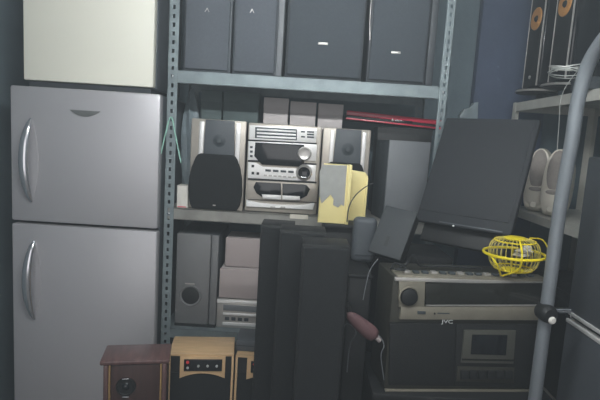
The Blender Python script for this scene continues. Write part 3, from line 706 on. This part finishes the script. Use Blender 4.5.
cable('loose_cable', [Vector((BO.x+0.03, 1.575, zt_)), Vector((BO.x+0.06, 1.60, zt_+0.012)), Vector((BO.x+0.075, 1.585, zt_+0.045)), Vector((BO.x+0.10, 1.60, zt_+0.012)), Vector((BO.x+0.13, 1.62, zt_)), Vector((BO.x+0.2, 1.63, zt_+0.004)), Vector((BO.x+0.33, 1.64, zt_))], 0.004, 'wire_black', 'black cable looping up on top of the radio cassette')
cable('loose_cable', [Vector((BO.x+0.0, 1.56, zt_)), Vector((BO.x+0.02, 1.60, zt_+0.01)), Vector((BO.x+0.05, 1.57, zt_+0.006)), Vector((BO.x+0.035, 1.54, zt_+0.004)), Vector((BO.x+0.01, 1.55, zt_+0.004))], 0.004, 'wire_black', 'black cable coiled on the left corner of the radio cassette')

# ---------------------------------------------------------------- yellow wire cage
yc = P(514, 253.5, 1.575); rr = 0.096
yc.z = max(yc.z, ztop+0.07)
cg = thing('wire_cage', 'bright yellow round wire cage standing on the radio cassette', 'wire cage', (yc.x, yc.y, ztop+0.006))
tl = Matrix.Rotation(math.radians(-2), 3, 'Y')
def cp3(r, h, a): return yc+tl @ Vector((r*math.cos(a), r*math.sin(a), h))
def ring(name, r, h, rad, n=40):
    bm = bmesh.new(); tube(bm, [cp3(r, h, 2*math.pi*i/n) for i in range(n)], rad, 8, True); return obj(name, bm, 'yellow_bright', cg)
ring('equator_ring', rr, 0, 0.0048)
ring('top_ring', rr*0.66, 0.044, 0.0025); ring('lower_ring', rr*0.62, -0.050, 0.0026)
prof = [(0.36, 0.053), (0.66, 0.044), (0.79, 0.028), (0.83, 0.0), (0.78, -0.03), (0.62, -0.05), (0.35, -0.056)]
for k in range(30):
    a = 2*math.pi*k/30; bm = bmesh.new(); tube(bm, smooth_path([cp3(rr*r, h, a) for r, h in prof], 3), 0.0011, 5); obj('rib', bm, 'rib_yellow', cg)
Mc = Matrix.Translation(yc) @ tl.to_4x4()
bm = bmesh.new(); lathe(bm, [(0, 0.056), (0.03, 0.056), (0.038, 0.052), (0.036, 0.048), (0, 0.048)], Mc, 28); obj('top_disc', bm, 'yellow_bright', cg)
bm = bmesh.new(); lathe(bm, [(0, -0.060), (0.034, -0.060), (0.037, -0.054), (0, -0.052)], Mc, 28); obj('base_disc', bm, 'yellow_bright', cg)
ft = Vector((P(502.5, 277, 1.55).x, 1.552, ztop+0.0085))
for leg_pts in ([cp3(rr*0.55, 0.05, -1.7), cp3(rr*1.03, 0.012, -1.75), cp3(rr*0.86, -0.035, -1.8), ft], [cp3(rr*1.0, -0.004, -2.75), cp3(rr*0.98, -0.03, -2.5), ft+Vector((-0.004, 0.002, 0.0))], [cp3(rr*1.0, 0, 1.2), cp3(rr*0.9, -0.04, 1.2), Vector((yc.x+0.03, yc.y+0.07, ztop+0.002))]):
    bm = bmesh.new(); tube(bm, smooth_path(leg_pts, 5), 0.0032, 8); obj('leg', bm, 'yellow_bright', cg)
bm = bmesh.new(); tube(bm, smooth_path([cp3(rr*0.6, 0.05, 0.3), cp3(rr*1.05, 0.046, 0.2), cp3(rr*1.22, 0.02, 0.1), cp3(rr*1.2, 0.0, 0.05)], 4), 0.0022, 6); obj('wire_end', bm, 'yellow_bright', cg)
bm = bmesh.new(); bmesh.ops.create_icosphere(bm, subdivisions=3, radius=1)
for v in bm.verts:
    q = v.co.copy(); k = 1+0.2*math.sin(6*q.x+4*q.y)+0.18*math.sin(8*q.z+3*q.x)
    v.co = yc+Vector((0.020+q.x*0.026*k, -0.022+q.y*0.022*k, 0.012+q.z*0.016*k+0.35*q.x*0.026))
tag(obj('crumpled_paper', bm, 'crumple'), 'crumpled pale paper inside the yellow wire cage', 'paper')

# ---------------------------------------------------------------- right rack along the right wall
RX = X(512, 112, 2.50)+0.005; RXB = min(RX+0.42, XR-0.01)
u1t = P(512, 103, 2.5).z; u1b = P(512, 111.5, 2.5).z
q = P(530, 216.5, RX*F/(530-300)); 
def zx(px, py):                                # height of a pixel on the plane x = RX
    d = ray(px, py); t = RX/d.x; return CAMZ+d.z*t, d.y*t
u2t = zx(540, 217)[0]; u2b = u2t-0.035
rk = thing('slotted_shelf_rack', 'pale steel rack along the right wall holding the cream speakers', 'shelf', ((RX+RXB)/2, 2.1, 0))
Y0, Y1 = 1.66, 2.505
for yy in (Y0, Y1-0.032):
    for xx in (RX, RXB-0.032):
        s = 1 if xx == RX else -1
        bm = bmesh.new(); fxx = xx if s == 1 else xx+0.032
        box(bm, fxx-0.0012, fxx+0.0012, yy, yy+0.032, 0, 2.3 if yy < 2 else u1t+0.002); yw = yy if yy < 2 else yy+0.032
        box(bm, xx, xx+0.032, yw-0.0012, yw+0.0012, 0, 2.3 if yy < 2 else u1t+0.002); obj('post', bm, 'pale_steel', rk)
for zt, zb in ((u1t, u1b), (u2t, u2b), (0.45, 0.415)):
    bm = bmesh.new(); box(bm, RX+0.002, RXB-0.002, Y0+0.002, Y1-0.002, zt-0.002, zt)
    box(bm, RX+0.002, RX+0.004, Y0+0.002, Y1-0.002, zb, zt); box(bm, RXB-0.004, RXB-0.002, Y0+0.002, Y1-0.002, zb, zt); box(bm, RX+0.002, RXB-0.002, Y0+0.002, Y0+0.004, zb, zt); box(bm, RX+0.002, RXB-0.002, Y1-0.004, Y1-0.002, zb, zt)
    obj('shelf', bm, 'pale_steel', rk)
# dark boxes added low on that rack to block light
def rbox(y0, y1, z0, z1, xoff, label, m='charcoal'):
    t = thing('dark_carton', label, 'box', ((RX+RXB)/2, (y0+y1)/2, z0)); B('carton_body', m, t, RX+xoff, RXB-0.02, y0, y1, z0, z1-0.004, 0.003); B('lid', m, t, RX+xoff-0.002, RXB-0.018, y0-0.002, y1+0.002, z1-0.04, z1, 0.002)
rbox(1.72, 2.07, 0.451, 0.9, 0.05, 'added dark light-blocking carton on the low shelf behind the tubular frame', 'black')
rbox(2.10, 2.46, 0.451, 0.86, 0.05, 'added dark light-blocking carton low on the right rack, behind the radio cassette', 'black')
# black loudspeakers with copper cones, on round silver-rimmed bases
def stand_speaker(Dy, label, lean=0.0, zt=2.42, w_=0.15, dx=0.0):
    z0 = u1t+0.001; xc = RX+0.13+dx
    t = thing('satellite_speaker', label, 'speaker', (xc, Dy, z0), 'black speakers on the right rack')
    B('foot', 'black', t, xc-0.02, xc+0.05, Dy-0.04, Dy+0.04, z0, z0+0.036, 0.004); z0 += 0.035
    bm = bmesh.new(); lathe(bm, [(0, 0.0), (0.085, 0.0), (0.092, 0.006), (0.088, 0.016), (0.03, 0.022), (0, 0.022)], Matrix.Translation((xc-0.04, Dy, z0)), 32); bs = obj('base', bm, 'black', t)
    bm = bmesh.new(); lathe(bm, [(0.090, 0.003), (0.094, 0.006), (0.091, 0.013), (0.087, 0.014)], Matrix.Translation((xc-0.04, Dy, z0)), 32); obj('silver_rim', bm, 'silver', bs)
    B('cabinet', 'gloss_black', t, xc-0.07, xc+0.09, Dy-w_/2, Dy+w_/2, z0+0.021, zt, 0.012)
    B('front_baffle', 'black', t, xc-0.078, xc-0.069, Dy-w_/2+0.008, Dy+w_/2-0.008, z0+0.03, zt-0.01, 0.004)
    for s in (-1, 1): B('silver_edge', 'silver', t, xc-0.0795, xc-0.072, Dy+s*(w_/2-0.006)-0.002, Dy+s*(w_/2-0.006)+0.002, z0+0.03, zt-0.01, 0.001)
    for zz, r in ((z0+0.345, 0.05),):
        Mx = Matrix.Translation((xc-0.078, Dy, zz)) @ Matrix.Rotation(math.radians(-90), 4, 'Y')
        bm = bmesh.new(); lathe(bm, [(0.0, 0.002), (r*0.3, 0.001), (r*0.8, 0.006), (r, 0.004), (r*1.05, -0.002)], Mx, 28); cn = obj('woofer', bm, 'copper_cone', t, label='copper-coloured speaker cone')
        bm = bmesh.new(); lathe(bm, [(0, 0.010), (r*0.2, 0.008), (r*0.3, 0.002), (r*0.3, 0)], Mx, 16); obj('dust_cap', bm, 'black', cn)
    Mx = Matrix.Translation((xc-0.078, Dy, z0+0.075)) @ Matrix.Rotation(math.radians(-90), 4, 'Y')
    bm = bmesh.new(); lathe(bm, [(0, 0.005), (0.008, 0.004), (0.009, -0.001)], Mx, 12); obj('tweeter', bm, 'silver', t)
stand_speaker(2.36, 'black speaker with copper cone at the far end of the right rack', dx=-0.05)
stand_speaker(2.11, 'black speaker with copper cone on the right rack, nearer the tubular frame', dx=-0.05)
# coil of grey wire
cc = P(567, 70, RX*F/(567-300)*0.985); bm = bmesh.new(); pts = []
for i in range(76):
    a = i*2*math.pi/19; r = 0.056+0.006*math.sin(i*0.7); pts.append(cc+Vector((r*math.cos(a), r*1.1*math.sin(a), 0.018*math.sin(a*0.5+1)+0.0045*(i/19)-0.01)))
tube(bm, pts, 0.0024, 6)
zmin = min(v.co.z for v in bm.verts)
wc = thing('wire_coil', 'loose coil of pale grey wire on a small dark box, right rack', 'wire', (cc.x, cc.y, zmin)); obj('coil', bm, 'wire_grey', wc)
bm = bmesh.new(); tube(bm, smooth_path([pts[0], pts[0]+Vector((-0.03, -0.01, -0.02)), P(561.5, 96, 1.9), P(559, 125, 1.9), P(557, 152, 1.9)], 6), 0.0014, 6); obj('loose_end', bm, 'wire_grey', wc)
cbx = thing('small_dark_box', 'small dark box under the coil of grey wire', 'box', (cc.x, cc.y, u1t+0.001))
B('box_body', 'charcoal', cbx, RX-0.03, RX+0.05, cc.y-0.05, cc.y+0.05, u1t+0.001, zmin-0.004, 0.003); B('lid', 'charcoal', cbx, RX-0.032, RX+0.052, cc.y-0.052, cc.y+0.052, zmin-0.02, zmin-0.0005, 0.002)

# cream desktop speakers on the right rack
def cream_speaker(cx, cy, label, rz):
    z0 = u2t+0.001
    t = thing('desktop_speaker', label, 'speaker', (cx, cy, z0), 'cream desktop speakers on the right rack', rot=(math.radians(-7), 0, rz))
    h = 0.30; w_ = 0.058
    bm = bmesh.new(); rings = []; n = 18
    for i in range(n+1):                        # egg-shaped front outline lofted to the back
        pass
    def outline(sc, y):
        r = []
        for j in range(32):
            a = 2*math.pi*j/32; c_, s_ = math.cos(a), math.sin(a)
            ww = w_*(1.0 if s_ < 0 else 1-0.18*s_*s_)
            r.append(bm.verts.new((ww*sc*math.copysign(abs(c_)**(0.7 if s_ > 0 else 0.45), c_), y, h/2+h/2*(sc if s_ > 0 else min(1, sc+0.0))*math.copysign(abs(s_)**0.75, s_)+0.0)))
        return r
    secs = [outline(0.80, -0.056), outline(0.93, -0.05), outline(1.0, -0.03), outline(0.98, 0.03), outline(0.85, 0.06)]
    for a, b in zip(secs, secs[1:]):
        for j in range(32): bm.faces.new((a[j], a[(j+1) % 32], b[(j+1) % 32], b[j]))
    bm.faces.new(secs[0]); bm.faces.new(secs[-1][::-1])
    zmin = min(v.co.z for v in bm.verts); bmesh.ops.translate(bm, vec=(0, 0, -zmin), verts=bm.verts)
    obj('shell', bm, 'cream_plastic', t, True)
    def ell(name, rx, rz_, zc, y, th, m, par=None):
        bm = bmesh.new(); M = Matrix.Translation((0, y, zc)) @ Matrix(((rx, 0, 0, 0), (0, 0, -1, 0), (0, rz_, 0, 0), (0, 0, 0, 1)))
        lathe(bm, [(0, th), (0.6, th*0.85), (0.9, th*0.4), (1.0, 0), (1.0, -0.004)], M, 32); return obj(name, bm, m, par or t, True)
    r_ = ell('grille_rim', 0.049, 0.106, h*0.63, -0.056, 0.007, 'cream_plastic')
    ell('grille', 0.039, 0.095, h*0.65, -0.058, 0.013, 'cream_grille')
    lp = ell('lower_lip', 0.048, 0.056, h*0.26, -0.055, 0.012, 'cream_plastic')
    ell('lower_groove', 0.030, 0.012, h*0.34, -0.062, 0.009, 'cream_grille', lp)
    bm = bmesh.new(); lathe(bm, [(0, 0.012), (0.012, 0.011), (0.018, 0.004), (0.019, 0)], facing((0, -0.056, 0.028)), 20); obj('knob', bm, 'cream_plastic', t, True)
    return t
cream_speaker(RX+0.075, 2.30, 'cream desktop speaker with oval grille, farther of the pair', math.radians(-38))
cream_speaker(RX+0.085, 2.15, 'cream desktop speaker with oval grille, nearer the tubular frame', math.radians(-44))
x_, y_ = RX+0.035, 2.45
gb = thing('small_box', 'small pale grey box left of the cream desktop speakers', 'box', (x_, y_, u2t+0.001)); B('box_body', 'bag', gb, x_-0.022, x_+0.03, y_-0.03, y_+0.03, u2t+0.001, u2t+0.09, 0.01); B('lid', 'bag', gb, x_-0.024, x_+0.032, y_-0.032, y_+0.032, u2t+0.09, u2t+0.1, 0.003)

# blue board and pale scrap in the corner
b0 = X(478, 60, 2.66); b1 = X(528, 60, 2.66)
bd = thing('blue_board', 'tall dark blue board standing against the back wall right of the rack', 'board', ((b0+b1)/2, 2.68, 0))
B('board_face', 'blue', bd, b0, b1+0.12, 2.655, 2.70, 0, 2.45, 0.003); B('edge_strip', 'blue', bd, b0-0.004, b0, 2.65, 2.705, 0, 2.45, 0.001)
bm = bmesh.new(); s0 = [P(a_, b_, 2.63) for a_, b_ in ((459, 116), (464, 109), (470, 108), (473, 103), (478, 102), (477, 121), (466, 123), (460, 121))]
prism(bm, [(p.x, p.z) for p in s0], 2.62, 2.652, 0.004)
# hook it on a peg into the wall
tag(obj('plastic_scrap', bm, 'bag'), 'crumpled translucent scrap hanging at the edge of the blue board', 'scrap')

# ---------------------------------------------------------------- dark fridge at the right
GD = 1.60; GX = X(567, 311, GD)
gtop = 1.455; gse = Z(567, 315, GD)
gf = thing('graphite_refrigerator', 'dark grey refrigerator with chrome-trimmed door seam at the right edge', 'refrigerator', (GX+0.3, GD-0.3, 0))
B('body', 'charcoal', gf, GX+0.06, GX+0.62, GD-0.58, GD-0.004, 0.03, gtop-0.004, 0.008)
B('plinth', 'black', gf, GX+0.08, GX+0.6, GD-0.56, GD-0.03, 0, 0.032)
B('gasket', 'gasket', gf, GX+0.05, GX+0.061, GD-0.575, GD-0.01, 0.07, gtop-0.012)
for (za, zb) in ((gse+0.009, gtop), (0.06, gse-0.009)):
    d = B('door', 'graphite', gf, GX, GX+0.052, GD-0.58, GD, za, zb, 0.008)
    zz = za if za > gse else zb
    s = 1 if za > gse else -1
    B('chrome_trim', 'bright_silver', d, GX-0.003, GX+0.02, GD-0.575, GD-0.004, min(zz-0.001*s, zz+0.012*s), max(zz-0.001*s, zz+0.012*s), 0.002, label='chrome trim along the seam')
B('hinge', 'chrome', gf, GX+0.002, GX+0.05, GD-0.02, GD+0.012, gse-0.008, gse+0.008, 0.002)

# ---------------------------------------------------------------- tubular frame in the right foreground
TD = 1.44; TX = X(546, 313, TD)
def tz(px, py):
    d = ray(px, py); t = TX/d.x; return d.y*t, CAMZ+d.z*t
yA, zA = tz(592, 57)
yB, zB = tz(578.5, 98)
yC, zC = tz(572, 140)
yM = TD
pts = [Vector((TX, TD, 0.03)), Vector((TX, TD, 0.5)), Vector((TX, TD, 1.0)), Vector((TX, TD-0.002, 1.30)), Vector((TX, yC, zC))]
pts += [Vector((TX, yB, zB)), Vector((TX, yA, zA)), Vector((TX, yA-0.12, zA+0.075)), Vector((TX, yA-0.30, zA+0.10))]
mid = pts[-1].y-0.04
pts += [Vector((TX, 2*mid-p.y, p.z)) for p in reversed(pts)]
tf = thing('tubular_frame', 'grey arched tubular steel frame in the right foreground', 'frame', (TX, mid, 0))
bm = bmesh.new(); tube(bm, smooth_path(pts, 6), 0.0195, 16); obj('arched_tube', bm, 'tube_grey', tf)
zc_ = Z(541, 313, TD)
bm = bmesh.new(); tube(bm, [(TX, TD-0.02, 0.25), (TX, 2*mid-TD+0.02, 0.25)], 0.018, 12); obj('cross_bar', bm, 'tube_grey', tf)
for yy in (TD, 2*mid-TD):
    bm = bmesh.new(); lathe(bm, [(0, 0), (0.034, 0), (0.034, 0.035), (0.031, 0.04), (0, 0.04)], Matrix.Translation((TX, yy, 0)), 20); obj('rubber_foot', bm, 'black', tf)
bm = bmesh.new(); lathe(bm, [(0, 0.018), (0.018, 0.017), (0.026, 0.010), (0.028, 0), (0.028, -0.03)], facing((TX-0.006, TD-0.022, zc_+0.006)), 24); kn = obj('clamp_knob', bm, 'black', tf)
bm = bmesh.new(); lathe(bm, [(0, 0.007), (0.008, 0.006), (0.012, 0)], facing((TX-0.0, TD-0.04, zc_-0.008)), 16); obj('bolt', bm, 'white', kn)  # white highlight of the knob modelled as a small pale cap
bm = bmesh.new(); tube(bm, [(TX+0.02, TD, zc_+0.01), (TX+0.075, TD+0.005, zc_+0.012)], 0.009, 10); obj('bracket', bm, 'chrome', tf)
